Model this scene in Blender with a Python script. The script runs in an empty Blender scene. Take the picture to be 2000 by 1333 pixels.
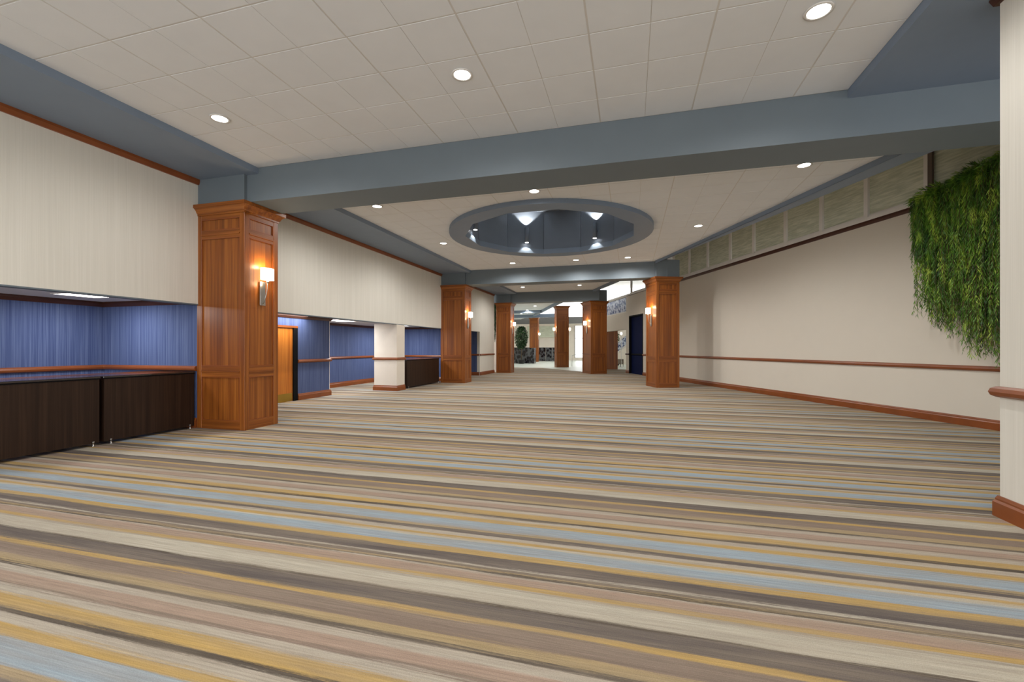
import bpy, bmesh, math, random
from mathutils import Vector, Matrix
random.seed(7)
S = bpy.context.scene
COL = S.collection
# ------------------------------------------------------------------ camera, world, exposure
F, CX, HZ, H = 854.0, 1232.0, 679.0, 1.54
TH = math.atan((CX-1000)/F)
cam_d = bpy.data.cameras.new('camera'); cam = bpy.data.objects.new('camera', cam_d); COL.objects.link(cam)
cam_d.sensor_width = 36; cam_d.lens = F/2000*36; cam_d.shift_y = (HZ-666.5)/2000
cam_d.clip_end = 300; cam_d.clip_start = .05
cam.location = (0, 0, H); cam.rotation_euler = (math.pi/2, 0, TH)
S.camera = cam
S.view_settings.view_transform = 'Standard'; S.view_settings.look = 'None'
S.view_settings.gamma = 1; S.view_settings.use_curve_mapping = False
S.view_settings.exposure = 0.68
w = bpy.data.worlds.new('daylight'); S.world = w; w.use_nodes = True
bg = w.node_tree.nodes['Background']; bg.inputs[0].default_value = (.97, .985, 1, 1); bg.inputs[1].default_value = 2.0
S.cycles.max_bounces = 8; S.cycles.diffuse_bounces = 6; S.cycles.sample_clamp_indirect = 6
DOWN_W = 110.0

# ------------------------------------------------------------------ materials
def srgb(r, g, b):
    f = lambda c: (c/255/12.92) if c/255 <= .04045 else ((c/255+.055)/1.055)**2.4
    return (f(r), f(g), f(b), 1)
class NT:
    def __init__(s, name):
        s.m = bpy.data.materials.new(name); s.m.use_nodes = True; s.t = s.m.node_tree
        s.b = s.t.nodes['Principled BSDF']
    def n(s, typ, **k):
        nd = s.t.nodes.new(typ)
        for a, v in k.items(): setattr(nd, a, v)
        return nd
    def l(s, a, b): s.t.links.new(a, b)
    def coords(s, kind, sc):
        if kind == 'obj': o = s.n('ShaderNodeTexCoord').outputs['Object']
        else: o = s.n('ShaderNodeNewGeometry').outputs['Position']
        mp = s.n('ShaderNodeMapping'); mp.inputs['Scale'].default_value = sc
        s.l(o, mp.inputs[0]); return mp.outputs[0]
    def noise(s, vec, scale=1, det=3, rough=.5):
        n = s.n('ShaderNodeTexNoise'); n.inputs['Scale'].default_value = scale
        n.inputs['Detail'].default_value = det; n.inputs['Roughness'].default_value = rough
        s.l(vec, n.inputs['Vector']); return n.outputs['Fac']
    def ramp(s, fac, stops, interp='LINEAR'):
        r = s.n('ShaderNodeValToRGB'); r.color_ramp.interpolation = interp
        e = r.color_ramp.elements
        while len(e) > 1: e.remove(e[-1])
        e[0].position = stops[0][0]; e[0].color = stops[0][1]
        for p, c in stops[1:]:
            x = e.new(p); x.color = c
        s.l(fac, r.inputs[0]); return r.outputs[0]
    def math(s, op, a, b=None, c=None):
        m = s.n('ShaderNodeMath', operation=op)
        for i, v in enumerate((a, b, c)):
            if v is None: continue
            if isinstance(v, (int, float)): m.inputs[i].default_value = v
            else: s.l(v, m.inputs[i])
        return m.outputs[0]
    def bump(s, h, st, dist=.01):
        b = s.n('ShaderNodeBump'); b.inputs['Strength'].default_value = st; b.inputs['Distance'].default_value = dist
        s.l(h, b.inputs['Height']); s.l(b.outputs[0], s.b.inputs['Normal'])
def plain(name, col, rough=.6, metal=0, emit=None, es=0, spec=.5, var=.03):
    t = NT(name); b = t.b
    v = t.coords('geo', (1, 1, 1)); nf = t.noise(v, 3, 3)
    c2 = tuple(min(1, x*(1-var)) for x in col[:3])+(1,); c3 = tuple(min(1, x*(1+var)) for x in col[:3])+(1,)
    t.l(t.ramp(nf, [(.3, c2), (.7, c3)]), b.inputs['Base Color'])
    b.inputs['Roughness'].default_value = rough; b.inputs['Metallic'].default_value = metal
    b.inputs['Specular IOR Level'].default_value = spec
    if emit:
        b.inputs['Emission Color'].default_value = emit; b.inputs['Emission Strength'].default_value = es
    return t.m
def thread(name, c1, c2, c3, fine=160, mid=14, zs=.9, rough=.75, spec=.25, kind='geo'):
    t = NT(name); b = t.b
    v = t.coords(kind, (fine, fine, zs)); n1 = t.noise(v, 1, 2, .6)
    v2 = t.coords(kind, (mid, mid, .25)); n2 = t.noise(v2, 1, 3, .6)
    s_ = t.math('ADD', t.math('MULTIPLY', n1, .55), t.math('MULTIPLY', n2, .45))
    t.l(t.ramp(s_, [(.36, c1), (.5, c2), (.64, c3)]), b.inputs['Base Color'])
    b.inputs['Roughness'].default_value = rough; b.inputs['Specular IOR Level'].default_value = spec
    t.bump(n1, .15, .002)
    return t.m
def wood(name, c1, c2, c3, axis='z', rough=.38, spec=.5):
    t = NT(name); b = t.b
    sc = {'z': (55, 55, .8), 'x': (.8, 55, 55), 'y': (55, .8, 55)}[axis]
    v = t.coords('obj', sc); n1 = t.noise(v, 1, 3, .6)
    sc2 = {'z': (13, 13, .25), 'x': (.25, 13, 13), 'y': (13, .25, 13)}[axis]
    n2 = t.noise(t.coords('obj', sc2), 1, 2, .5)
    s_ = t.math('ADD', t.math('MULTIPLY', n1, .5), t.math('MULTIPLY', n2, .5))
    t.l(t.ramp(s_, [(.36, c1), (.5, c2), (.64, c3)]), b.inputs['Base Color'])
    b.inputs['Roughness'].default_value = rough; b.inputs['Specular IOR Level'].default_value = spec
    return t.m
M = {}
WD = (srgb(104, 52, 12), srgb(134, 73, 20), srgb(160, 95, 34))
for ax in 'xyz': M['wood_'+ax] = wood('cherry_wood_'+ax, *WD, axis=ax)
M['wood_trim'] = plain('cherry_trim', srgb(132, 70, 30), .35, var=.12)
M['wood_dark'] = plain('dark_cherry_trim', srgb(72, 38, 24), .45, var=.12)
M['door_wood'] = wood('door_wood', srgb(160, 84, 22), srgb(190, 112, 36), srgb(206, 130, 52))
M['laminate'] = wood('dark_laminate', srgb(34, 20, 12), srgb(44, 28, 18), srgb(56, 38, 26), rough=.5, spec=.3)
M['table_top'] = plain('polished_dark_top', srgb(40, 34, 34), .09, spec=1.0)
M['beige'] = thread('cream_wallcovering', srgb(218, 214, 203), srgb(223, 219, 208), srgb(228, 224, 214))
M['beige_r'] = plain('warm_wall_paint', srgb(220, 212, 198), .7, spec=.2, var=.008)
M['blue'] = thread('blue_wallcovering', srgb(56, 68, 108), srgb(76, 89, 128), srgb(104, 116, 150), fine=150, mid=40)
M['navy'] = plain('navy_paint', srgb(14, 24, 62), .7, var=.05, spec=.1)
M['paint'] = plain('slate_blue_paint', srgb(106, 116, 123), .55, var=.02, spec=.35)
M['soffit'] = plain('slate_soffit_paint', srgb(124, 138, 156), .55, var=.02, spec=.35)
M['tile'] = plain('ceiling_tile_white', srgb(224, 226, 228), .9, var=.015, spec=.1)
M['grid'] = plain('ceiling_grid_metal', srgb(208, 205, 200), .6, var=.01)
M['white'] = plain('white_paint', srgb(228, 224, 218), .6)
M['cream'] = plain('cream_plaster', srgb(224, 214, 200), .7)
M['lens'] = plain('downlight_lens', (1, 1, 1, 1), .4, emit=(1, .97, .9, 1), es=9)
M['panel_lens'] = plain('troffer_lens', (1, 1, 1, 1), .4, emit=(1, .98, .95, 1), es=5)
M['ring'] = plain('downlight_trim', srgb(225, 222, 218), .4)
M['shade'] = plain('lit_linen_shade', (1, .95, .85, 1), .7, emit=(1, .86, .62, 1), es=3.2)
M['nickel'] = plain('brushed_nickel', srgb(190, 188, 184), .28, 1)
M['brass'] = plain('brass', srgb(190, 160, 80), .3, 1)
M['black'] = plain('black_paint', srgb(8, 8, 10), .7, spec=.15)
M['pot'] = plain('dark_pot', srgb(26, 24, 24), .5)
M['fabric'] = plain('taupe_fabric', srgb(130, 118, 104), .9)
M['tilefloor'] = plain('pale_stone_floor', srgb(196, 202, 190), .35, var=.04)
M['sheen'] = plain('mullion_grey', srgb(104, 104, 102), .5)
M['post'] = plain('window_post_brown', srgb(96, 82, 72), .5)
M['dome'] = plain('dome_slate_paint', srgb(112, 121, 134), .5, var=.03, spec=.4)
def shade_mat():
    t = NT('pleated_shade'); b = t.b
    v = t.coords('geo', (2.2, 2.2, 26)); n1 = t.noise(v, 1, 2, .6)
    t.l(t.ramp(n1, [(.35, srgb(184, 190, 168)), (.65, srgb(216, 218, 198))]), b.inputs['Base Color'])
    b.inputs['Roughness'].default_value = .8; t.bump(n1, .5, .02)
    return t.m
M['pleat'] = shade_mat()
def glass_pat(name, a, b_, c, sc=16):
    t = NT(name); b = t.b
    v = t.coords('geo', (1, 1, .8)); vo = t.n('ShaderNodeTexVoronoi'); vo.inputs['Scale'].default_value = sc*.45
    t.l(v, vo.inputs['Vector']); n1 = t.noise(v, sc*.5, 3, .7)
    s_ = t.math('ADD', t.math('MULTIPLY', vo.outputs['Distance'], .5), t.math('MULTIPLY', n1, .6))
    t.l(t.ramp(s_, [(.38, a), (.5, b_), (.62, c)]), b.inputs['Base Color'])
    b.inputs['Roughness'].default_value = .2
    return t.m
M['patglass'] = glass_pat('patterned_blue_glass', srgb(60, 76, 120), srgb(110, 126, 164), srgb(214, 222, 236))
M['screenpat'] = glass_pat('dark_screen_pattern', srgb(12, 10, 14), srgb(30, 26, 32), srgb(84, 86, 88), 9)
def glass():
    t = NT('clear_glass'); b = t.b
    t.l(t.ramp(t.noise(t.coords('geo', (1, 1, 1)), 2), [(0, (.97, .99, 1, 1)), (1, (1, 1, 1, 1))]), b.inputs['Base Color'])
    b.inputs['Transmission Weight'].default_value = 1; b.inputs['Roughness'].default_value = .0; b.inputs['IOR'].default_value = 1.1
    return t.m
M['glass'] = glass()
def leaf(name, c1, c2, c3):
    t = NT(name); b = t.b
    n1 = t.noise(t.coords('geo', (1, 1, .3)), 9, 3)
    t.l(t.ramp(n1, [(.35, c1), (.52, c2), (.68, c3)]), b.inputs['Base Color']); b.inputs['Roughness'].default_value = .5
    return t.m
M['fern'] = leaf('fern_green', srgb(40, 78, 22), srgb(96, 142, 38), srgb(176, 200, 70))
M['ficus'] = leaf('ficus_green', srgb(20, 44, 20), srgb(40, 70, 34), srgb(74, 104, 60))
M['stem'] = plain('stem_brown', srgb(90, 72, 46), .8)

# carpet: stripes across the hall, pattern repeat 2.1 m (measured from the photograph)
def carpet():
    t = NT('striped_carpet'); b = t.b
    K = {'D': srgb(97, 89, 85), 'd': srgb(118, 106, 95), 'O': srgb(178, 148, 92), 'o': srgb(162, 142, 108), 'C': srgb(180, 172, 156),
         'c': srgb(172, 162, 147), 'T': srgb(160, 138, 122), 'N': srgb(130, 114, 102), 'B': srgb(148, 161, 170), 'g': srgb(162, 153, 139), 'k': srgb(82, 74, 66)}
    # (v at u=1000, colour) going away from the camera : each band runs from its v up to the next (smaller) v
    bands = [(1190, 'k'), (1186, 'C'), (1156, 'g'), (1151.5, 'O'), (1144, 'T'), (1129, 'c'), (1125.5, 'k'), (1123, 'o'), (1120, 'd'), (1114.5, 'C'),
             (1112, 'D'), (1094, 'O'), (1084.5, 'B'), (1067.6, 'C'), (1064, 'O'), (1058.5, 'c'), (1053, 'D'), (1047, 'o'), (1042, 'B'), (1027, 'O'), (1020.5, 'c'),
             (1014.5, 'k'), (1010.5, 'O'), (1003, 'c'), (997, 'N'), (995, 'T'), (988, 'c'), (983.5, 'k'), (981, 'o'), (976, 'N'), (967, 'O'), (964, 'D')]
    Yv = lambda v: .965*H*F/(v-HZ)
    P = 2.10; Y0 = Yv(1190)
    bs = [((Yv(v)-Y0)/P, c) for v, c in bands]
    pos = t.n('ShaderNodeNewGeometry').outputs['Position']
    sep = t.n('ShaderNodeSeparateXYZ'); t.l(pos, sep.inputs[0])
    wob = t.noise(t.coords('geo', (.35, 1.2, 1)), 1, 2)
    wob2 = t.noise(t.coords('geo', (.8, 42, 1)), 1, 4, .65)
    wob3 = t.noise(t.coords('geo', (26, 190, 1)), 1, 2, .7)
    y = t.math('ADD', sep.outputs[1], t.math('MULTIPLY', t.math('SUBTRACT', wob, .5), .05))
    y = t.math('ADD', y, t.math('MULTIPLY', t.math('SUBTRACT', wob2, .5), .10))
    y = t.math('ADD', y, t.math('MULTIPLY', t.math('SUBTRACT', wob3, .5), .022))
    fr = t.math('FRACT', t.math('ADD', t.math('DIVIDE', t.math('SUBTRACT', y, Y0), P), 20))
    out = None; nseg = 4
    for k in range(nseg):
        lo, hi = k/nseg, (k+1)/nseg; stops = []
        eps = .0045
        cur = [c for p, c in bs if p <= lo+1e-6][-1]
        stops.append((0, K[cur]))
        for p, c in bs:
            if lo+eps < p < hi-eps:
                stops.append(((p-eps-lo)*nseg, K[cur])); stops.append(((p+eps-lo)*nseg, K[c])); cur = c
        stops = stops[:32]
        f2 = t.math('MULTIPLY', t.math('SUBTRACT', fr, lo), nseg)
        r = t.ramp(f2, stops)
        if out is None: out = r
        else:
            mx = t.n('ShaderNodeMix', data_type='RGBA'); t.l(t.math('GREATER_THAN', fr, lo), mx.inputs['Factor'])
            t.l(out, mx.inputs['A']); t.l(r, mx.inputs['B']); out = mx.outputs['Result']
    st = t.noise(t.coords('geo', (3, 70, 1)), 1, 4, .7)
    pile = t.noise(t.coords('geo', (170, 170, 1)), 1, 2, .8)
    fine = t.noise(t.coords('geo', (.7, 110, 1)), 1, 3, .6)
    mul = t.math('ADD', t.math('MULTIPLY', st, .7), t.math('ADD', t.math('MULTIPLY', pile, .7), .3))
    mul = t.math('MULTIPLY', mul, t.math('ADD', t.math('MULTIPLY', fine, .7), .65))
    mxa = t.n('ShaderNodeMix', data_type='RGBA'); t.l(out, mxa.inputs['A']); mxa.inputs['B'].default_value = srgb(150, 136, 120)
    bl_ = t.noise(t.coords('geo', (.5, 9, 1)), 1, 4, .6)
    t.l(t.math('MULTIPLY', t.math('MAXIMUM', t.math('SUBTRACT', bl_, .36), 0), 1.4), mxa.inputs['Factor']); out = mxa.outputs['Result']
    mx = t.n('ShaderNodeMix', data_type='RGBA', blend_type='MULTIPLY'); mx.inputs['Factor'].default_value = 1
    t.l(out, mx.inputs['A']); t.l(mul, mx.inputs['B'])
    t.l(mx.outputs['Result'], b.inputs['Base Color'])
    b.inputs['Roughness'].default_value = .95; b.inputs['Specular IOR Level'].default_value = .1
    t.bump(pile, .5, .004)
    return t.m
M['carpet'] = carpet()

# ------------------------------------------------------------------ mesh helpers
class MB:
    def __init__(s): s.v = []; s.f = []
    def box(s, x0, y0, z0, x1, y1, z1):
        b = len(s.v)
        s.v += [(x0,y0,z0),(x1,y0,z0),(x1,y1,z0),(x0,y1,z0),(x0,y0,z1),(x1,y0,z1),(x1,y1,z1),(x0,y1,z1)]
        s.f += [tuple(b+i for i in q) for q in ((0,3,2,1),(4,5,6,7),(0,1,5,4),(1,2,6,5),(2,3,7,6),(3,0,4,7))]
        return s
    def prism(s, pts, z0, z1):
        a = sum(pts[i][0]*pts[(i+1)%len(pts)][1]-pts[(i+1)%len(pts)][0]*pts[i][1] for i in range(len(pts)))
        if a < 0: pts = pts[::-1]
        b = len(s.v); n = len(pts)
        s.v += [(p[0], p[1], z0) for p in pts]+[(p[0], p[1], z1) for p in pts]
        s.f.append(tuple(b+i for i in range(n))[::-1]); s.f.append(tuple(b+n+i for i in range(n)))
        for i in range(n): s.f.append((b+i, b+(i+1)%n, b+n+(i+1)%n, b+n+i))
        return s
    def loft(s, rings, closed_ring=True, caps=True):
        n = len(rings[0]); b = len(s.v)
        for r in rings: s.v += [tuple(p) for p in r]
        for k in range(len(rings)-1):
            for i in range(n if closed_ring else n-1):
                j = (i+1) % n
                s.f.append((b+k*n+i, b+k*n+j, b+(k+1)*n+j, b+(k+1)*n+i))
        if caps:
            s.f.append(tuple(b+i for i in range(n))[::-1]); s.f.append(tuple(b+(len(rings)-1)*n+i for i in range(n)))
        return s
    def lathe(s, prof, n=16, c=(0, 0, 0)):
        return s.loft([[(c[0]+r*math.cos(2*math.pi*i/n), c[1]+r*math.sin(2*math.pi*i/n), c[2]+z) for i in range(n)] for r, z in prof])
    def tube(s, pts, r, n=8):
        rings = []
        pts = [Vector(p) for p in pts]
        for k, p in enumerate(pts):
            d = (pts[min(k+1, len(pts)-1)]-pts[max(k-1, 0)]).normalized()
            a = d.orthogonal().normalized(); a = (Vector((0,0,1))-d*d.z).normalized() if abs(d.z) < .9 else (Vector((1,0,0))-d*d.x).normalized()
            bb = d.cross(a); rr = r[k] if isinstance(r, (list, tuple)) else r
            rings.append([p+a*rr*math.cos(2*math.pi*i/n)+bb*rr*math.sin(2*math.pi*i/n) for i in range(n)])
        return s.loft(rings)
    def build(s, name, mat, parent=None, smooth=False, kind=None, bevel=0):
        me = bpy.data.meshes.new(name); me.from_pydata([tuple(v) for v in s.v], [], s.f); me.update()
        bm = bmesh.new(); bm.from_mesh(me); bmesh.ops.recalc_face_normals(bm, faces=bm.faces)
        if bevel: bmesh.ops.bevel(bm, geom=bm.edges[:], offset=bevel, segments=1, affect='EDGES')
        bm.to_mesh(me); bm.free()
        me.materials.append(M[mat])
        if smooth:
            for p in me.polygons: p.use_smooth = True
        o = bpy.data.objects.new(name, me); COL.objects.link(o)
        if parent: o.parent = parent
        if kind: o['kind'] = kind
        return o
def empty(name, loc=(0,0,0), rz=0, label=None, cat=None, group=None):
    o = bpy.data.objects.new(name, None); COL.objects.link(o); o.location = loc; o.rotation_euler = (0, 0, rz)
    o.empty_display_size = .2
    if label: o['label'] = label
    if cat: o['category'] = cat
    if group: o['group'] = group
    return o
def tag(o, label, cat, group=None):
    o['label'] = label; o['category'] = cat
    if group: o['group'] = group
    return o
def struct(o, label, cat):
    o['kind'] = 'structure'; o['label'] = label; o['category'] = cat; return o
def wallbox(name, mat, label, *boxes, cat='wall'):
    m = MB()
    for b in boxes: m.box(*b)
    return struct(m.build(name, mat), label, cat)
def copy_tree(o, parent=None):
    c = o.copy(); COL.objects.link(c)
    if parent: c.parent = parent
    for ch in list(o.children): copy_tree(ch, c)
    return c

# moulding profiles run along a path (list of xy) on the left-hand side normal
def moulding(path, prof, z, closed=False):
    """prof: list of (out, up). out goes to the right of the path direction."""
    m = MB(); rings = []; n = len(path)
    for i, p in enumerate(path):
        p = Vector(p)
        d0 = (p-Vector(path[i-1])).normalized() if (i > 0 or closed) else None
        d1 = (Vector(path[(i+1) % n])-p).normalized() if (i < n-1 or closed) else None
        if d0 is None: d0 = d1
        if d1 is None: d1 = d0
        n0 = Vector((d0.y, -d0.x)); n1 = Vector((d1.y, -d1.x)); nn = (n0+n1).normalized(); k = 1/max(.3, nn.dot(n0))
        rings.append([(p.x+nn.x*k*o, p.y+nn.y*k*o, z+u) for o, u in prof])
    if closed: rings.append(rings[0])
    return m.loft(rings, caps=not closed)
BASE = [(0, 0), (.035, 0), (.035, .13), (.022, .15), (.022, .165), (.012, .19), (0, .19)]
RAIL = [(0, 0), (.02, .004), (.045, .02), (.055, .05), (.045, .082), (.02, .098), (0, .1)]
CORN = [(0, 0), (.02, 0), (.06, .06), (.06, .1), (0, .1)]
def runs(parent, path, base=True, rail=True, corn=None, z=0):
    if base: moulding(path, BASE, z).build('baseboard', 'wood_trim', parent)
    if rail: moulding(path, RAIL, 1.085).build('chair_rail', 'wood_trim', parent, smooth=False)
    if corn is not None: moulding(path, CORN, corn).build('cornice', 'wood_dark', parent)

# ------------------------------------------------------------------ geometry constants
XL = -7.98                                  # left wall plane
R1 = Vector((2.1395, 21.23)); R2 = Vector((6.5734, 10.1466))   # angled right wall
RD = (R1-R2).normalized()                   # direction going away
RN = Vector((-RD.y, RD.x))                  # towards the room (left)
if RN.x > 0: RN = -RN
def RW(y, off=0):
    k = (y-R2.y)/RD.y; p = R2+RD*k+RN*off; return (p.x, p.y)
ZC, ZS = 4.85, 4.74
S1 = lambda y: 4.30-.3842*(y-8.75)          # ceiling edge, bays 2 and 3
S2 = lambda y: 4.69-.4377*(y-8.85)          # far edge of the sloping soffit

# ------------------------------------------------------------------ floor
fl = MB().prism([(-14, -5), (10.5, -5), (10.5, 8), (7.4, 8), (0.9, 26.3), (0.9, 31.5), (-1.8, 31.5), (-2.4, 27.2), (-3.0, 28.0), (-6.39, 32.3), (-16, 32.6), (-16, 20), (-14, 20)], -.1, 0).build('floor', 'carpet')
struct(fl, 'striped carpet in tan, grey, blue and ochre bands running across the hall', 'floor')
fl2 = MB().prism([(7.6, 8), (12, 8), (12, 56), (-24, 56), (-24, 32.6), (-16, 32.6), (-6.39, 32.3), (-3.0, 28.0), (-2.4, 27.2), (-1.8, 31.5), (.9, 31.5), (.9, 26.3)], -.1, -.002).build('floor_lobby', 'tilefloor')
struct(fl2, 'pale stone floor of the far lobby beyond the carpet', 'floor')

# ------------------------------------------------------------------ ceiling
ceil = empty('ceiling'); struct(ceil, 'white tiled suspended ceiling with slate blue beams and soffits', 'ceiling')
def clip(poly, a, b, c):     # keep a*x+b*y<=c
    out = []
    for i in range(len(poly)):
        p, q = poly[i], poly[(i+1) % len(poly)]
        dp, dq = a*p[0]+b*p[1]-c, a*q[0]+b*q[1]-c
        if dp <= 0: out.append(p)
        if dp*dq < 0:
            t = dp/(dp-dq); out.append((p[0]+t*(q[0]-p[0]), p[1]+t*(q[1]-p[1])))
    return out
TX, TY = 1.247, .6265
GX0, GY0 = -4.17, 4.665
DC = Vector((-2.25, 12.38)); DR_OUT, DR_IN = 2.85, 2.41
shared = {}
def tiles(x0, x1, y0, y1, slope=False, joined=False, hole=False):
    big = MB()
    i0 = math.floor((x0-GX0)/TX); i1 = math.ceil((x1-GX0)/TX)
    j0 = math.floor((y0-GY0)/TY); j1 = math.ceil((y1-GY0)/TY)
    for i in range(i0, i1):
        for j in range(j0, j1):
            ax, ay = GX0+i*TX, GY0+j*TY
            parts = []
            for h in (0, 1):      # a centre score splits each tile in two faces
                g = .010
                e0 = g if h == 0 else .0035; e1 = .0035 if h == 0 else g
                poly = [(ax+h*TX/2+e0, ay+g), (ax+(h+1)*TX/2-e1, ay+g), (ax+(h+1)*TX/2-e1, ay+TY-g), (ax+h*TX/2+e0, ay+TY-g)]
                n0 = list(poly)
                poly = clip(poly, 1, 0, x1); poly = clip(poly, -1, 0, -x0)
                poly = clip(poly, 0, 1, y1); poly = clip(poly, 0, -1, -y0) if poly else poly
                if slope and poly: poly = clip(poly, 1, .3842, 4.30+.3842*8.75)
                if hole and poly:
                    q = Vector((ax+(h+.5)*TX/2, ay+TY/2))-DC
                    if q.length < .5: poly = []
                    elif q.length < DR_OUT+.6:
                        q.normalize(); poly = clip(poly, -q.x, -q.y, -(q.dot(DC)+DR_OUT-.08))
                if len(poly) < 3: continue
                parts.append(poly)
            if not parts: continue
            if joined:
                for p in parts: big.prism(p, ZC, ZC+.012)
            else:
                m = MB()
                for p in parts: m.prism(p, ZC, ZC+.012)
                m.build('ceiling_tile', 'tile', ceil)
    if joined and big.v: big.build('ceiling_tile_field', 'tile', ceil, kind='stuff')
Y_B1, Y_B1b = 6.55, 7.31
Y_B2, Y_B2b = 17.66, 18.4
Y_B3, Y_B3b = 25.45, 26.2
XE = -6.62
tiles(XE, 2.69, -5, -.1, joined=True)
tiles(XE, 2.69, -.1, Y_B1)
tiles(XE, 4.9, Y_B1b, Y_B2, slope=True, hole=True)
tiles(XE, 0.6, Y_B2b, Y_B3, slope=True, joined=True)
# the metal grid shows in the joints, just above tile level; round hole left open for the recess
def grid(poly, name='tee_grid'): return MB().prism(poly, ZC+.004, ZC+.04).build(name, 'grid', ceil)
grid([(XE, -5), (2.69, -5), (2.69, Y_B1), (XE, Y_B1)])
ring_out = [(DC.x+(DR_OUT-.1)*math.cos(2*math.pi*i/48), DC.y+(DR_OUT-.1)*math.sin(2*math.pi*i/48)) for i in range(48)]
def plate_with_hole(outer, hole, z0, z1, name, mat):
    bm = bmesh.new()
    def loop(pts): 
        vs = [bm.verts.new((p[0], p[1], z0)) for p in pts]
        return [bm.edges.new((vs[i], vs[(i+1) % len(vs)])) for i in range(len(vs))]
    es = loop(outer)+loop(hole)
    bmesh.ops.triangle_fill(bm, edges=es, use_beauty=True)
    r = bmesh.ops.extrude_face_region(bm, geom=bm.faces[:])
    bmesh.ops.translate(bm, verts=[g for g in r['geom'] if isinstance(g, bmesh.types.BMVert)], vec=(0, 0, z1-z0))
    bmesh.ops.recalc_face_normals(bm, faces=bm.faces)
    me = bpy.data.meshes.new(name); bm.to_mesh(me); bm.free(); me.materials.append(M[mat])
    o = bpy.data.objects.new(name, me); COL.objects.link(o); o.parent = ceil; return o
plate_with_hole([(XE, Y_B1b), (S1(Y_B1b), Y_B1b), (S1(Y_B2), Y_B2), (XE, Y_B2)], ring_out, ZC+.004, ZC+.04, 'tee_grid', 'grid')
grid([(XE, Y_B2b), (S1(Y_B2b), Y_B2b), (S1(Y_B3), Y_B3), (XE, Y_B3)])
# beams
def beam(x0, x1, y0, y1, z0=4.24): return MB().box(x0, y0, z0, x1, y1, 6.3).build('beam', 'paint', ceil)
beam(XL, 8.4, Y_B1, Y_B1b); beam(XL, 1.35, Y_B2, Y_B2b); beam(XL-.2, -1.75, Y_B3, Y_B3b)
# soffits
def soffit(poly, z0=ZS, z1=6.3): return MB().prism(poly, z0, z1).build('soffit', 'soffit', ceil)
soffit([(XL, -5), (XE, -5), (XE, Y_B1), (XL, Y_B1)])
soffit([(2.69, -5), (10, -5), (10, Y_B1), (2.69, Y_B1)])
soffit([(XL, Y_B1b), (XE, Y_B1b), (XE, Y_B2), (XL, Y_B2)])
soffit([(XL, Y_B2b), (XE, Y_B2b), (XE, Y_B3), (XL, Y_B3)])
soffit([(S1(Y_B1b), Y_B1b), (S2(Y_B1b), Y_B1b), (S2(17.5), 17.5), (S1(17.5), 17.5)], ZS, 6.15)
soffit([(S1(Y_B2b), Y_B2b), (S2(Y_B2b)+.35, Y_B2b), (S2(25.5)+.6, 25.5), (S1(25.5), 25.5)], ZS, 6.15)
# void above the sloping soffit
MB().prism([(2, Y_B1), (10, Y_B1), (10, 11), (RW(27.2)[0]+.3, 27.2), (-3.6, 27.2), (S2(18)+.2, 18)], 6.15, 6.3).build('upper_deck', 'white', ceil)
# closed deck above tiles (keeps daylight out)
MB().box(-12, -5, 6.3, 10.5, Y_B3b, 6.4).build('deck', 'white', ceil)

# round dropped ring and recessed dome
def ringpts(r, n, z, off=0): return [(DC.x+r*math.cos(2*math.pi*(i+off)/n), DC.y+r*math.sin(2*math.pi*(i+off)/n), z) for i in range(n)]
N1 = 48
dome = empty('ceiling_dome', (DC.x, DC.y, ZS)); dome['kind'] = 'structure'; dome['label'] = 'round slate blue recessed ceiling dome with twelve-sided opening'; dome['category'] = 'dome'
dome.location = (0, 0, 0)
m = MB()
outer = [p for p in ringpts(DR_OUT, N1, 0)]
inner = []
for i in range(N1):      # 12-gon sampled on 48 points
    a = 2*math.pi*i/N1; k = math.pi/6; aa = ((a+math.pi/12) % k)-k/2
    r = DR_IN*math.cos(k/2)/math.cos(aa); inner.append((DC.x+r*math.cos(a), DC.y+r*math.sin(a), 0))
z0 = ZS; up = lambda pts, z: [(p[0], p[1], z) for p in pts]
m.loft([up(outer, ZC+.02), up(outer, z0), up(inner, z0), up(inner, z0+.16), up(outer, z0+.16)], caps=False)
m.build('drop_ring', 'soffit', dome)
hgt = 1.45
for i in range(12):
    a0, a1 = math.pi/6*(i-.5), math.pi/6*(i+.5)
    r0, r1 = DR_IN+.05, DR_IN+.12; g = .006
    P0 = Vector((math.cos(a0), math.sin(a0))); P1 = Vector((math.cos(a1), math.sin(a1)))
    q = [DC+P0*r0, DC+P1*r0, DC+P1*r1, DC+P0*r1]; d = (q[1]-q[0]).normalized()*g
    MB().prism([q[0]+d, q[1]-d, q[2]-d, q[3]+d], z0+.15, z0+hgt).build('dome_panel', 'dome', dome)
MB().prism([(p[0], p[1]) for p in ringpts(DR_IN+.2, 12, 0, .5)], z0+hgt, z0+hgt+.05).loft([ringpts(DR_IN+.2, 12, z0+.17, .5), ringpts(DR_IN+.2, 12, z0+hgt+.03, .5), ringpts(DR_IN+.24, 12, z0+hgt+.03, .5), ringpts(DR_IN+.24, 12, z0+.17, .5), ringpts(DR_IN+.2, 12, z0+.17, .5)], caps=False).build('dome_cap_backing', 'dome', dome)  # top cap, plus outer backing added to stop daylight leaking at panel seams

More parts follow.
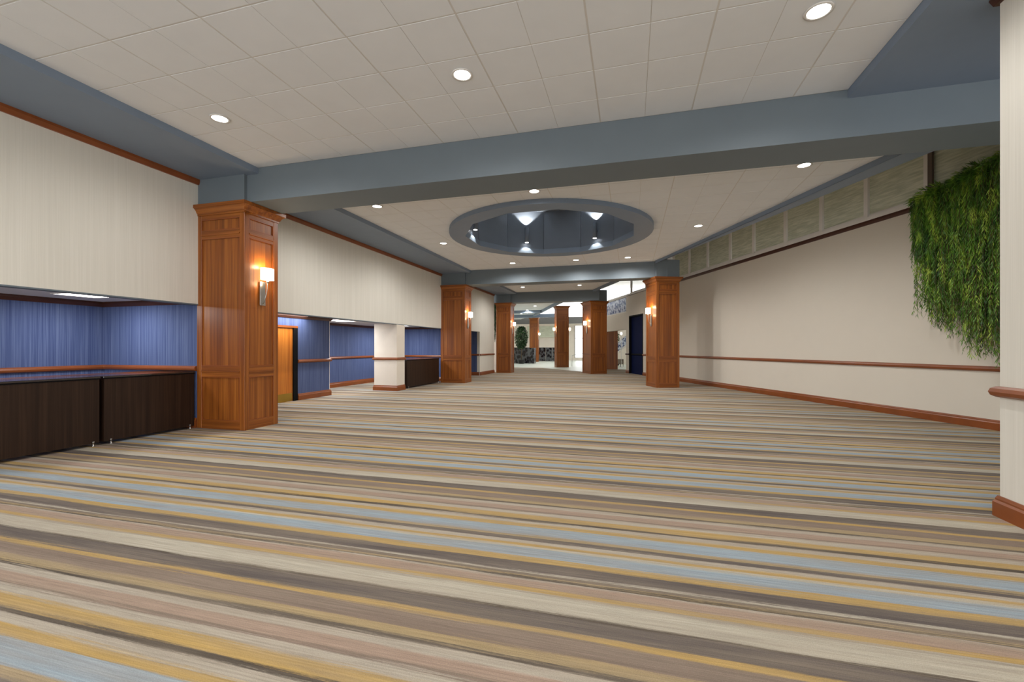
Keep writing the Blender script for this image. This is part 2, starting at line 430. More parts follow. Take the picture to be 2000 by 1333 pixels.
# ------------------------------------------------------------------ left side
lw = empty('wall_left'); struct(lw, 'cream textured left wall above the low alcoves', 'wall')
lw_y = [(-5, Y_B1), (Y_B1b, Y_B2), (18.42, 25.25)]
for a, b in lw_y[:2]: MB().box(XL-.16, a-.05, 2.37, XL, b+.05, 4.9).build('wall_panel', 'beige', lw)
MB().box(XL-.16, 18.0, 2.4, XL, 25.25, 4.9).box(XL-.16, 22.64, 0, XL, 25.25, 2.4).build('wall_panel', 'beige', lw)
for a, b in ((-5, Y_B1), (Y_B1b, Y_B2), (Y_B2b, 25.25)):
    moulding([(XL, b), (XL, a)][::-1], [(0, 0), (.03, 0), (.05, .06), (.05, .1), (0, .1)], ZS-.1).build('crown_trim', 'wood_trim', lw)
MB().box(XL-.17, -5, 2.35, XL+.004, Y_B1, 2.37).box(XL-.17, Y_B1b, 2.35, XL+.004, Y_B2, 2.37).build('edge_bead', 'paint', lw)
runs(lw, [(XL, 22.64), (XL, 25.25)])
# alcoves
al = empty('wall_alcove'); struct(al, 'blue striped wallcovering lining the near alcove', 'wall')
MB().box(-10.65, -5, 0, -10.49, 6.56, 2.6).build('back_wall', 'blue', al)
MB().box(-10.49, 6.5, 0, -8.02, 6.62, 2.6).build('side_wall', 'blue', al)
MB().box(-10.5, -5, 2.47, XL-.1, 6.55, 2.6).build('alcove_ceiling', 'white', al)
runs(al, [(-10.49, -5), (-10.49, 6.5), (-8.02, 6.5)], corn=2.37)
al2 = empty('wall_recess'); struct(al2, 'blue striped walls of the passage behind the second bay', 'wall')
MB().box(-9.5, 6.6, 0, -9.35, 9.5, 2.6).box(-9.5, 10.63, 0, -9.35, 12.02, 2.6).box(-9.5, 9.5, 2.118, -9.35, 10.63, 2.6).build('passage_wall', 'blue', al2)
MB().box(-11.1, 11.9, 0, -9.5, 12.02, 2.6).build('return_wall', 'blue', al2)
MB().box(-11.15, 11.9, 0, -11, 20.5, 2.6).build('back_wall', 'blue', al2)
MB().box(-11.1, 18.4, 0, XL-.16, 18.55, 2.6).build('side_wall', 'blue', al2)
MB().box(-9.52, 12.02, 0, -9.345, 12.035, 2.6).build('corner_bead', 'white', al2)
MB().box(-11.1, 6.6, 2.47, XL-.1, 18.5, 2.6).build('passage_ceiling', 'white', al2)
runs(al2, [(-9.35, 10.64), (-9.35, 12.05), (-9.48, 12.05)])
runs(al2, [(-9.35, 6.7), (-9.35, 12.05), (-9.48, 12.05)], base=False, rail=False, corn=2.38)
runs(al2, [(-11, 12.04), (-11, 18.4), (-8.2, 18.4)], corn=2.38)
al3 = empty('wall_far_alcove'); struct(al3, 'blue wall inside the far doorway-sized opening', 'wall')
MB().box(-10.4, 22.62, 0, XL-.165, 22.75, 2.6).box(-10.5, 18.55, 0, -10.4, 22.75, 2.6).box(XL-.16, 18.42, 0, XL, 19.4, 2.42).build('side_wall', 'blue', al3)
MB().box(-10.5, 18.55, 2.45, XL-.16, 22.75, 2.6).build('alcove_ceiling', 'white', al3)
runs(al3, [(-10.4, 18.6), (-10.4, 22.62), (XL-.02, 22.62)])
# pier between passage and table
pr = empty('wall_pier_white'); struct(pr, 'white square pier with wooden rail and baseboard between blue recesses', 'wall')
MB().box(-8.88, 13.84, 0, XL+.001, 14.4, 2.371).build('pier_body', 'cream', pr)
ppath = [(-8.88, 14.4), (-8.88, 13.84), (XL+.001, 13.84), (XL+.001, 14.4)]
runs(pr, ppath)
# door 1 in the passage
d1 = empty('door_1'); struct(d1, 'orange wood door leaf with brass kickplate in the blue passage', 'door')
MB().box(-9.42, 9.52, 0.005, -9.37, 10.46, 2.10).build('door_leaf', 'door_wood', d1)
MB().box(-9.372, 9.54, 0.01, -9.365, 10.44, .235).build('kickplate', 'brass', d1)
MB().box(-9.45, 10.47, 0, -9.335, 10.63, 2.118).build('door_jamb', 'black', d1)
MB().box(-9.45, 9.5, 2.1, -9.33, 10.63, 2.16).build('door_head', 'wood_trim', d1)

# ------------------------------------------------------------------ right side
pw = empty('wall_right_near'); struct(pw, 'cream wall end at the right edge with wooden rail and base', 'wall')
MB().box(3.24, -5, 0, 3.9, 5.0, ZS).build('wall_body', 'beige', pw)
p = [(3.24, 5.0), (3.24, -5)]; pth = [(3.9, 5.0), (3.24, 5.0), (3.24, -5)]
moulding(pth, [(-o, u) for o, u in BASE], 0).build('baseboard', 'wood_trim', pw) if False else None
def left_run(parent, path, prof, z, name, mat): return moulding(path[::-1], [(o, u) for o, u in prof], z).build(name, mat, parent)
# path reversed so that the profile comes out on the room side
def side_run(parent, path, prof, z, name, mat):
    return moulding(path, [(-o, u) for o, u in prof], z).build(name, mat, parent)
moulding(pth, BASE, 0).build('baseboard', 'wood_trim', pw)
moulding(pth, RAIL, 1.085).build('chair_rail', 'wood_trim', pw)
moulding(pth, [(0, 0), (.03, 0), (.05, .06), (.05, .1), (0, .1)], ZS-.075).build('crown_trim', 'wood_dark', pw)
rw = empty('wall_right'); struct(rw, 'long plain cream angled right wall below the high windows', 'wall')
def along(y0, y1, o0, o1, z0, z1, m=None):
    m = m or MB(); return m.prism([RW(y0, o0), RW(y1, o0), RW(y1, o1), RW(y0, o1)], z0, z1)
YN, YF = 4.0, 27.25
YD0, YD1 = 24.96, 26.8     # navy door recess
m = along(YN, YD0, 0, -.2, 0, 4.6); along(YD1, YF, 0, -.2, 0, 4.6, m); along(YD0, YD1, 0, -.2, 3.36, 4.6, m)
m.build('wall_body', 'beige_r', rw)
moulding([RW(YD0-.0), RW(YN)], BASE, 0).build('baseboard', 'wood_trim', rw) if False else None
def rw_run(y0, y1, prof, z, name, mat, parent=rw):
    return moulding([RW(y1), RW(y0)][::-1], [(-o, u) for o, u in prof], z).build(name, mat, parent)
rw_run(YN, YD0, BASE, 0, 'baseboard', 'wood_trim'); rw_run(YD1, YF+.03, BASE, 0, 'baseboard', 'wood_trim')
rw_run(YN, YD0, RAIL, 1.085, 'chair_rail', 'wood_trim'); rw_run(YD1, YF+.03, RAIL, 1.085, 'chair_rail', 'wood_dark')
rw_run(YN, 21.5, [(0, 0), (.03, 0), (.05, .05), (.05, .1), (0, .1)], 4.53, 'picture_trim', 'wood_dark')
along(YN, 32, .05, -.22, 4.63, 4.72).build('window_sill', 'white', rw)
# navy recess
dr = empty('door_2'); struct(dr, 'tall dark navy door recess in the far right wall', 'door')
along(YD0, YD1, -.12, -.2, 0, 3.36).build('door_leaf', 'navy', dr)
m = along(YD0, YD0+.06, .02, -.12, 0, 3.38); along(YD1-.06, YD1, .02, -.12, 0, 3.38, m); along(YD0, YD1, .02, -.12, 3.32, 3.4, m)
m.build('door_frame', 'black', dr)
moulding([RW(YD0), RW(YD1)], [(-o+.12, u) for o, u in RAIL], 1.085).build('push_rail', 'black', dr)
# clerestory windows
ys = [26.6, 24.6, 23.0, 21.75, 20.435, 19.1, 17.718, 16.5, 15.139, 13.891, 12.635, 11.33, 9.85, 8.4, 6.9]
for i in range(len(ys)-1):
    y1, y0 = ys[i], ys[i+1]
    wn = empty('window_%d' % (i+1))
    clear = i < 3
    lab = ('high clear glass pane at the far end of the clerestory' if clear else 'high clerestory window with closed grey-green pleated shade')
    struct(wn, lab, 'window')
    g = .05
    m = along(y0-.0, y0+g, .02, -.1, 4.72, 6.15); along(y1-g, y1, .02, -.1, 4.72, 6.15, m)
    along(y0+g, y1-g, .0, -.1, 4.72, 4.78, m)
    m.build('window_frame', 'white' if i != 11 else 'white', wn)
    if clear: along(y0+g, y1-g, -.05, -.06, 4.78, 6.15).build('pane', 'glass', wn)
    else: along(y0+g, y1-g, -.04, -.06, 4.78, 6.15).build('pleated_shade', 'pleat', wn)
# dark post beside the plant
tp = along(11.2, 11.28, .05, 0, 4.72, 6.15).build('trim_1', 'post'); struct(tp, 'dark vertical post between the two nearest high windows', 'trim')

# ------------------------------------------------------------------ columns
def column(loc, rz, w_, d_, label, capital_h=4.235, neck=True, zneck=4.9):
    c = empty('wood_column', loc, rz, label, 'column', None)
    e = .11
    Hh = capital_h-.19
    x0, x1, y0, y1 = 0, w_, 0, d_
    for (sx, sy) in ((x0, y0), (x1-e, y0), (x1-e, y1-e), (x0, y1-e)):
        MB().box(sx, sy, 0, sx+e, sy+e, Hh).build('corner_stile', 'wood_z', c, bevel=.006)
    rails = [(0.0, .16), (.985, 1.075), (1.09, 1.185), (3.60, 3.66), (3.675, 3.75), (3.965, Hh)]
    panels = [(.16, .985), (1.185, 3.60), (3.75, 3.965)]
    for side in range(4):
        L = w_ if side % 2 == 0 else d_
        def put(mb, a, b, o, t, z0, z1):       # a..b along the face, o = inset of the face, t thickness
            if side == 0: mb.box(a, o, z0, b, o+t, z1)
            elif side == 1: mb.box(x1-o-t, a, z0, x1-o, b, z1)
            elif side == 2: mb.box(L-b, y1-o-t, z0, L-a, y1-o, z1)
            else: mb.box(o, L-b, z0, o+t, L-a, z1)
        ra = 'wood_x' if side % 2 == 0 else 'wood_y'
        for z0, z1 in rails:
            m = MB(); put(m, e, L-e, .006, .03, z0, z1); m.build('rail', ra, c)
        m = MB()
        for z0, z1 in ((1.073, 1.092), (3.655, 3.68)): put(m, e, L-e, -.008, .05, z0, z1)
        m.build('rail_bead', ra, c)
        for z0, z1 in panels:
            m = MB(); put(m, e, L-e, .024, .02, z0, z1); pn = m.build('panel', 'wood_z', c)
            m = MB(); b = .014
            put(m, e, e+b, .004, .022, z0, z1); put(m, L-e-b, L-e, .004, .022, z0, z1)
            put(m, e+b, L-e-b, .004, .022, z0, z0+b); put(m, e+b, L-e-b, .004, .022, z1-b, z1)
            m.build('panel_moulding', 'wood_trim', pn)
    path = [(x0, y0), (x0, y1), (x1, y1), (x1, y0)]
    path = [(x0, y0), (x1, y0), (x1, y1), (x0, y1)]
    CP = [(-.03, 0), (.012, 0), (.012, .03), (.03, .045), (.045, .085), (.085, .125), (.1, .13), (.1, .19), (-.03, .19)]
    moulding(path, CP, Hh, closed=True).build('capital', 'wood_x', c)
    MB().box(x0-.02, y0-.02, Hh+.1, x1+.02, y1+.02, capital_h-.012).build('capital_top', 'wood_trim', c)
    if neck:
        nk = MB().box(x0-.0, y0-.0, capital_h-.01, x1, y1, zneck).build('neck', 'paint', c)
    return c
A = column((-8.01, 6.49, 0), 0, 1.13, .80, 'large cherry wood panelled column nearest the camera, left beside dark tables')
B = column((-8.01, 17.6, 0), 0, 1.13, .80, 'second cherry wood column along the left wall, past the white pier')
D = column((-7.88, 25.36, 0), 0, .90, .85, 'third cherry wood column on the left, beside the hanging vine')
r22 = math.radians(22)
C_ = column((.941, 17.506, 0), r22, .93, .95, 'cherry wood column standing against the end of the long right wall')
E_ = column((-2.229, 25.603, 0), math.radians(30), 1.02, 1.2, 'cherry wood column under the end of the third beam, by the blue glass balcony')
F_ = column((-5.525, 33.44, 0), r22, .97, .73, 'lone cherry wood column in the lobby with a sconce on each side', neck=False, capital_h=4.75)
G_ = column((-10.45, 45.6, 0), 0, .92, .6, 'farthest and smallest cherry wood column beside the lobby tree', neck=False, capital_h=4.75)

# ------------------------------------------------------------------ sconces
def sconce(loc, rz, label):
    """local +x is away from the face"""
    s = empty('wall_sconce', loc, rz, label, 'sconce', 'column sconces')
    MB().box(0, -.065, -.23, .012, .065, .23).build('backplate', 'nickel', s, bevel=.003)
    pts = [(.02+.10*math.sin(t*math.pi/2)**.8, 0, -.2+.40*t) for t in [i/10 for i in range(11)]]
    MB().tube([(.012, 0, -.2)]+pts[1:], .008).build('arm', 'nickel', s, smooth=True)
    MB().lathe([(.006, .19), (.024, .2), (.024, .235), (.012, .25), (.012, .28)], 14, (.12, 0, 0)).build('cup', 'nickel', s, smooth=True)
    # half-drum shade: open top and bottom
    sh = MB(); n = 20; r = .14; z0, z1 = .26, .48
    o = [(.115+r*.62*math.cos(2*math.pi*i/n), r*math.sin(2*math.pi*i/n)) for i in range(n)]
    q = [(.115+(r*.62-.004)*math.cos(2*math.pi*i/n), (r-.004)*math.sin(2*math.pi*i/n)) for i in range(n)]
    sh.loft([[(x, y, z0) for x, y in o], [(x, y, z1) for x, y in o], [(x, y, z1) for x, y in q], [(x, y, z0) for x, y in q], [(x, y, z0) for x, y in o]], caps=False)
    sh.build('shade', 'shade', s, smooth=True)
    MB().lathe([(.004, .28), (.016, .3), (.02, .33), (.012, .36), (.002, .37)], 10, (.115, 0, 0)).build('bulb', 'lens', s, smooth=True)
    for dz, pw_ in ((.50, 2.6), (.2, 1.2)):
        l = bpy.data.lights.new('sconce_lamp', 'POINT'); l.energy = pw_*2.2; l.color = (1, .72, .42); l.shadow_soft_size = .05
        lo = bpy.data.objects.new('sconce_lamp', l); COL.objects.link(lo); lo.parent = s; lo.location = (.115, 0, dz)
    return s
sz = 2.60
sconce((-6.88, 6.90, sz-.02), 0, 'lit sconce with shade and nickel plate on the large near column')
sconce((-6.88, 17.98, sz), 0, 'lit sconce on the second left column, past the white pier')
sconce((-6.98, 25.8, sz), 0, 'lit sconce on the third left column, by the hanging vine')
def face_pt(base, rz, lx, ly): c, s = math.cos(rz), math.sin(rz); return (base[0]+c*lx-s*ly, base[1]+s*lx+c*ly)
x, y = face_pt((.941, 17.506), r22, 0, .48); sconce((x, y, sz), r22+math.pi, 'lit sconce on the column at the end of the right wall')
x, y = face_pt((-2.229, 25.603), math.radians(30), 0, .55); sconce((x, y, sz), math.radians(30)+math.pi, 'lit sconce on the column by the blue glass balcony')
x, y = face_pt((-5.525, 33.44), r22, 0, .36); sconce((x, y, sz), r22+math.pi, 'lit sconce on the left side of the lone lobby column')
x, y = face_pt((-5.525, 33.44), r22, .97, .2); sconce((x, y, sz), r22, 'lit sconce on the right side of the lone lobby column')
sconce((-9.53, 45.8, sz), 0, 'tiny lit sconce on the right side of the farthest column')

# ------------------------------------------------------------------ downlights
def downlight(x, y, label, r=.1, z=ZC, power=None, group='ceiling downlights'):
    d = empty('downlight', (x, y, z), 0, label, 'ceiling light', group)
    MB().lathe([(r, -.001), (r*1.28, -.004), (r*1.3, -.012), (r*1.02, -.014), (r, -.006)], 24).build('trim_ring', 'ring', d, smooth=True)
    MB().lathe([(.002, -.003), (r*1.0, -.004), (r*.99, -.009), (.002, -.009)], 24).build('lens', 'lens', d)
    l = bpy.data.lights.new('downlight_lamp', 'SPOT'); l.energy = DOWN_W*(1.7 if y > 16 else 1.5 if y > 7 else .72) if power is None else power
    l.color = (1, .985, .965); l.spot_size = math.radians(168); l.spot_blend = .6; l.shadow_soft_size = .09
    o = bpy.data.objects.new('downlight_lamp', l); COL.objects.link(o); o.parent = d; o.location = (0, 0, -.03)
    return d
LB = [(-5.72, 4.98, 'round lit downlight left of the near ceiling bay, above the nearest column'),
      (-1.97, 4.95, 'round lit downlight in the middle of the near ceiling bay'),
      (1.78, 4.93, 'round lit downlight at the right of the near ceiling bay, by the top edge'),
      (-5.73, 9.05, 'lit downlight just behind the near beam, left of the dome'),
      (-1.97, 9.04, 'lit downlight just behind the near beam, above the dome'),
      (3.03, 9.03, 'lit downlight just behind the near beam, far right by the high windows'),
      (-5.73, 12.80, 'small lit downlight left of the round dome'),
      (1.77, 12.79, 'small lit downlight right of the round dome'),
      (-4.47, 16.54, 'small lit downlight before the second beam, leftmost of three'),
      (-2.0, 16.58, 'small lit downlight before the second beam, middle of three'),
      (-.11, 16.61, 'small lit downlight before the second beam, rightmost of three'),
      (-5.71, 23.27, 'tiny lit downlight between the second and third beams, left one'),
      (-2.62, 23.3, 'tiny lit downlight between the second and third beams, right one')]
for x, y, lab in LB: downlight(x, y, lab)
for k in range(3): downlight(-5.72+3.75*k, 1.2, 'ceiling downlight above the camera, outside the picture, '+('left', 'middle', 'right')[k]+' of three')
for k in range(3): downlight(-5.72+3.75*k, -2.55, 'downlight behind the camera, outside the picture, '+('left', 'middle', 'right')[k]+' of three')

# square troffers in the alcove ceilings
def troffer(x, y, sx, sy, label, pw_=20):
    d = empty('panel_light', (x, y, 2.47), 0, label, 'ceiling light', 'alcove panel lights')
    m = MB(); f = .025
    m.box(-sx/2-f, -sy/2-f, -.012, sx/2+f, -sy/2, 0).box(-sx/2-f, sy/2, -.012, sx/2+f, sy/2+f, 0).box(-sx/2-f, -sy/2, -.012, -sx/2, sy/2, 0).box(sx/2, -sy/2, -.012, sx/2+f, sy/2, 0)
    m.build('frame', 'white', d)
    MB().box(-sx/2, -sy/2, -.006, sx/2, sy/2, -.001).build('diffuser', 'panel_lens', d)
    l = bpy.data.lights.new('panel_lamp', 'AREA'); l.shape = 'RECTANGLE'; l.size = sx*.9; l.size_y = sy*.9; l.energy = pw_; l.color = (.95, .97, 1)
    o = bpy.data.objects.new('panel_lamp', l); COL.objects.link(o); o.parent = d; o.location = (0, 0, -.02)
troffer(-9.3, 5.5, .6, .62, 'flat lit ceiling panel over the near alcove tables')
troffer(-9.3, 2.2, .6, .62, 'flat lit ceiling panel further along the near alcove, outside the picture')
troffer(-9.02, 10.2, .56, 1.5, 'lit ceiling panel in the passage just right of the nearest column', 10)
troffer(-9.7, 13.0, .6, 1.0, 'lit ceiling panel in the passage left of the white pier, nearer one', 34)
troffer(-9.5, 16.6, .6, 1.0, 'lit ceiling panel in the passage behind the white pier', 45)
troffer(-9.3, 21, .6, .6, 'lit ceiling panel of the far blue opening, hidden by its lintel', 10)

# dome uplights
def updown(a, label):
    r = DR_IN*math.cos(math.pi/12)-.075
    x, y = DC.x+r*math.cos(a), DC.y+r*math.sin(a)
    s = empty('cylinder_light', (x, y, 5.07), a, label, 'wall light', 'dome cylinder lights')
    MB().lathe([(.055, .005), (.065, .0), (.065, .5), (.055, .495)], 18).build('cylinder', 'dome', s, smooth=True)
    MB().box(.0, -.02, .2, .17, .02, .3).build('bracket', 'dome', s)
    MB().lathe([(.002, -.004), (.056, -.004), (.056, .004), (.002, .004)], 18).build('lens', 'lens', s)
    for dz, rx, e in ((.53, math.pi, 70), (-.03, 0, 16)):
        l = bpy.data.lights.new('cylinder_lamp', 'SPOT'); l.energy = e; l.color = (1, .95, .85); l.spot_size = math.radians(100); l.spot_blend = .3; l.shadow_soft_size = .02
        o = bpy.data.objects.new('cylinder_lamp', l); COL.objects.link(o); o.parent = s; o.location = (0, 0, dz); o.rotation_euler = (rx, 0, 0)
updown(math.radians(180), 'cylinder light at the left edge inside the dome')
updown(math.radians(120), 'cylinder light left of centre inside the dome, shining up and down')
updown(math.radians(60), 'cylinder light right of centre inside the dome, shining up and down')

# ------------------------------------------------------------------ buffet tables
def table(y0, y1, label, x0=-9.0, x1=-8.03, h=1.085):
    t = empty('buffet_table', (0, 0, 0), 0, None, None); t.location = (x1, y0, 0)
    tag(t, label, 'table', 'dark skirted buffet tables')
    L = y1-y0; W = x1-x0
    MB().box(-W, 0, h-.03, 0, L, h).build('tabletop', 'table_top', t, bevel=.004)
    MB().box(-.028, .012, .05, -.008, L-.012, h-.032).build('front_panel', 'laminate', t)
    for a in (.012, L-.032): MB().box(-W+.02, a, .05, -.03, a+.02, h-.032).build('end_panel', 'laminate', t)
    MB().box(-.006, .0, h-.045, .002, L, h-.03).build('edge_strip', 'black', t)
    for ax, ay in ((-.05, .1), (-.05, L-.1), (-W+.06, .1), (-W+.06, L-.1)):
        MB().lathe([(.018, 0), (.018, .012), (.01, .016), (.01, .06), (.016, .065), (.016, .08)], 12, (ax+.055 if ax > -.1 else ax, ay, 0)).build('foot', 'nickel', t, smooth=True)
    return t
table(3.05, 4.93, 'dark wood buffet table in the near alcove, cut by the left picture edge')
table(4.97, 6.47, 'dark wood buffet table in the near alcove, next to the big column')
table(14.68, 17.5, 'dark wood buffet table between the white pier and the second column')

# ------------------------------------------------------------------ hanging greenery on the right wall
def greens(name, cy, label, n, zt, zb, spread, depth=.5, seed=1, leafmat='fern', base=None, llen=.125, gfn=None, grp='hanging greenery on the right wall', maxy=None):
    rnd = random.Random(seed)
    bx, by = base if base else RW(cy, .12)
    root = empty(name, (bx, by, zt), 0, label, 'hanging plant', grp)
    ax = Vector((RD.x, RD.y, 0)); out = Vector((RN.x, RN.y, 0))
    fo = MB(); st = MB()
    for k in range(n):
        s = rnd.gauss(0, .5); s = max(-1, min(1, s))*spread
        o = rnd.uniform(.05, 1)**.8*depth
        zend = gfn(s, rnd) if gfn else zb+rnd.uniform(0, .5)
        zend -= zt
        # strand: rise a little, arch outward, fall
        rise = rnd.uniform(.02, .14)*(1 if rnd.random() < .8 else 2)
        P = []; N = 22
        ztop = rise
        frac = rnd.uniform(.0, .55) if rnd.random() < .6 else 0
        for i in range(N+1):
            t = i/N
            if t < .22:
                q = t/.22; pz = ztop*math.sin(q*math.pi*.62)
                po = o*(1-(1-q)**2); ps = s*(1-(1-q)**2)
            else:
                q = (t-.22)/.78; pz = ztop*math.sin(math.pi*.62)+(zend-ztop)*q
                po = o*(1+.06*math.sin(q*3+k)); ps = s*(1+.06*math.sin(q*4+k*1.7))
            P.append(ax*ps+out*po+Vector((0, 0, pz))+Vector((rnd.uniform(-1, 1), rnd.uniform(-1, 1), 0))*.012)
        for i in range(N):
            if t is None: break
            p, q_ = P[i], P[i+1]
            side = (q_-p).cross(out).normalized()*.0022 if (q_-p).cross(out).length > 1e-5 else Vector((.002, 0, 0))
            b = len(st.v); st.v += [p-side, p+side, q_+side, q_-side]; st.f.append((b, b+1, b+2, b+3))
            if i < 2: continue
            d = (q_-p).normalized()
            for j in range(5):
                c = p.lerp(q_, rnd.random())
                a = rnd.uniform(0, 2*math.pi)
                sd = Vector((math.cos(a), math.sin(a), rnd.uniform(-.3, .1)))
                dr = (d*1.5+sd*.7).normalized()
                L = llen*rnd.uniform(.6, 1.5)*(1-.35*i/N)
                wv = dr.cross(Vector((rnd.uniform(-1, 1), rnd.uniform(-1, 1), .3))).normalized()*.0065
                b = len(fo.v); fo.v += [c, c+dr*L*.5+wv, c+dr*L, c+dr*L*.5-wv]; fo.f.append((b, b+1, b+2, b+3))
    def raw(mb, nm, mat):
        me = bpy.data.meshes.new(nm); me.from_pydata([tuple(v) for v in mb.v], [], mb.f); me.materials.append(M[mat])
        o = bpy.data.objects.new(nm, me); COL.objects.link(o); o.parent = root; o['kind'] = 'stuff'; return o
    raw(fo, 'foliage', leafmat); raw(st, 'strands', 'stem')
    return root
def g1(s, r): return 2.75-.9*min(1, max(0, .5-s/1.0))+r.uniform(-.25, .9)**1
greens('hanging_greenery', 10.75, 'leftmost mound of trailing feathery green plant on the right wall', 420, 4.5, 0, .45, .5, 3, gfn=lambda s, r: 2.15+.6*s+r.uniform(-.25, 1.5))
greens('hanging_greenery', 10.1, 'middle mass of trailing feathery greenery, longest trails towards the rail', 520, 4.62, 0, .45, .55, 4, gfn=lambda s, r: 1.45+.55*s+r.uniform(-.1, 1.9))
greens('hanging_greenery', 9.35, 'highest mound of trailing greenery, cut off by the near wall end', 520, 4.74, 0, .6, .6, 5, gfn=lambda s, r: 1.4+.3*s+r.uniform(-.15, 2.2))
greens('hanging_vine', 0, 'narrow leafy vine hanging at the far end of the left wall', 60, 4.0, 0, .07, .06, 9, leafmat='ficus', base=(-8.0, 25.62), llen=.12, gfn=lambda s, r: 1.9+r.uniform(0, 1), grp='far vine')

# ------------------------------------------------------------------ lobby beyond
# ceiling over the lobby (left of the atrium edge)
lc = MB().prism([(-20, Y_B3b), (-3.2, Y_B3b), (-6.04, 33.65), (-10.3, 45.2), (-12.5, 50), (-20, 50)], 4.85, 5.0).build('ceiling_lobby', 'tile')
struct(lc, 'plain pale ceiling of the far lobby', 'ceiling')
ed = MB().prism([(-3.1, Y_B3b), (-2.95, Y_B3b), (-5.85, 33.65), (-10.1, 45.3), (-10.3, 45.2), (-6.04, 33.65)], 4.66, 5.4).build('trim_2', 'soffit'); struct(ed, 'slate blue edge between the lobby ceiling and the bright atrium', 'trim')
bm2 = MB().box(-20, 38.0, 4.62, -7.7, 38.5, 4.85).box(-20, 43.0, 4.55, -6.5, 43.3, 4.9).build('trim_3', 'soffit'); struct(bm2, 'dark blue-grey beams crossing the far lobby ceiling', 'trim')
for x, y, lab in [(-7.37, 34.16, 'tiny far lobby downlight, nearest of the receding row'), (-8.84, 37.7, 'tiny far lobby downlight, second of the receding row'),
                  (-10.36, 41.6, 'tiny far lobby downlight, third of the receding row'), (-11.55, 45.7, 'tiny far lobby downlight, farthest of the receding row')]:
    downlight(x, y, lab, r=.12, power=200, group='far lobby downlights')
# far walls
fw = MB(); 
fw.box(-24, 52, 0, -6.4, 52.2, 5.0).box(-5.3, 52, 0, -2, 52.2, 5.0).box(-6.4, 52, 4.1, -5.3, 52.2, 5.0).box(-6.4, 52, 0, -5.3, 52.2, .35)
o = fw.build('wall_back', 'cream'); struct(o, 'pale far end wall of the lobby', 'wall')
o = MB().box(-12.2, 51.9, 2.75, -8.3, 51.98, 4.1).build('wall_panel_back', 'pleat'); struct(o, 'large beige shade on the far lobby wall above a white counter zone', 'wall')
wb = empty('window_20'); struct(wb, 'bright glass entrance between the lobby columns', 'window')
MB().box(-6.4, 52.05, .35, -5.3, 52.1, 4.1).build('pane', 'glass', wb)
MB().box(-6.42, 51.95, .3, -6.36, 52.15, 4.1).box(-5.34, 51.95, .3, -5.28, 52.15, 4.1).box(-6.4, 51.95, 2.6, -5.3, 52.15, 2.66).build('window_frame', 'sheen', wb)
wl = MB().box(-24.2, 26, 0, -24, 52, 5).build('wall_lobby_left', 'cream'); struct(wl, 'far left lobby wall', 'wall')
wl = MB().box(-24, 26.3, 0, XL-.2, 26.4, 5).build('wall_lobby_near', 'cream'); struct(wl, 'wall returning left behind the third column', 'wall')
# atrium upper: grey band plus high daylight
o = MB().box(-14, 50.5, 4.3, 4, 50.7, 5.05).build('trim_4', 'sheen'); struct(o, 'grey fascia band below the bright atrium opening', 'trim')
# low patterned screen
sc = empty('lobby_screen', (-9.6, 48.3, 0), 0, 'low dark patterned screen wall between the far lobby columns', 'screen')
k = 0
for i in range(8):
    MB().box(-3.6+i*.8, 0, .03, -3.6+i*.8+.78, .05, 1.53).build('screen_panel', 'screenpat', sc)
MB().box(-3.62, -.01, 0, 2.8, .06, .03).build('base_rail', 'sheen', sc)
# lobby tree
def tree(loc, label, hgt_, r, name='lobby_tree', n=900, pot_r=.35, ll=.16, z0f=.42, seed=11):
    rnd = random.Random(seed)
    t = empty(name, loc, 0, label, 'plant')
    MB().lathe([(pot_r*.7, 0), (pot_r, .5*pot_r*2), (pot_r*1.05, pot_r*1.1), (pot_r*.9, pot_r*1.1), (pot_r*.85, pot_r)], 16).build('pot', 'pot', t, smooth=True)
    MB().tube([(0, 0, pot_r), (.03, 0, hgt_*.3), (-.02, .02, hgt_*.6), (0, 0, hgt_*.85)], [.035, .03, .025, .01]).build('trunk', 'stem', t, smooth=True)
    m = MB()
    for k in range(n):
        a = rnd.uniform(0, 6.28); z = rnd.uniform(z0f, 1); rr = r*math.sin(math.pi*min(1, max(.05, (z-z0f+.06)/(1.1-z0f))))**.6*rnd.random()**.4
        c = Vector((rr*math.cos(a), rr*math.sin(a), z*hgt_)); d = Vector((rnd.uniform(-1, 1), rnd.uniform(-1, 1), rnd.uniform(-1, .3))).normalized()
        wv = d.cross(Vector((rnd.random(), rnd.random(), rnd.random()))).normalized()*ll*.28
        b = len(m.v); m.v += [c, c+d*ll*.5+wv, c+d*ll, c+d*ll*.5-wv]; m.f.append((b, b+1, b+2, b+3))
    me = bpy.data.meshes.new('leaves'); me.from_pydata([tuple(v) for v in m.v], [], m.f); me.materials.append(M['ficus'])
    o = bpy.data.objects.new('leaves', me); COL.objects.link(o); o.parent = t; o['kind'] = 'stuff'
tree((-9.95, 40, 0), 'tall dark leafy potted tree behind the third left column', 3.5, .62, n=3200, ll=.14)
tree((-1.15, 38.2, 0), 'small dark green plant beside the stair behind the wood partition', 2.75, .38, n=300, pot_r=.25, seed=5, name='potted_plant')
# planter trough under the tree
o = MB().prism([(-11, 40.8), (-8.9, 40.8), (-8.9, 41.6), (-11, 41.6)], 0, 1.5).build('planter_wall', 'screenpat'); tag(o, 'dark mottled low wall behind the lobby tree', 'screen')
# wood partition behind column E
pt = empty('wood_partition', (-1.75, 31.3, 0), math.radians(8), 'tall plain cherry wood partition behind the balcony column', 'partition')
MB().box(-.6, 0, 0, .88, .12, 2.80).build('panel', 'wood_z', pt)
MB().box(-.62, -.02, 2.80, .9, .14, 2.85).build('cap', 'wood_trim', pt)
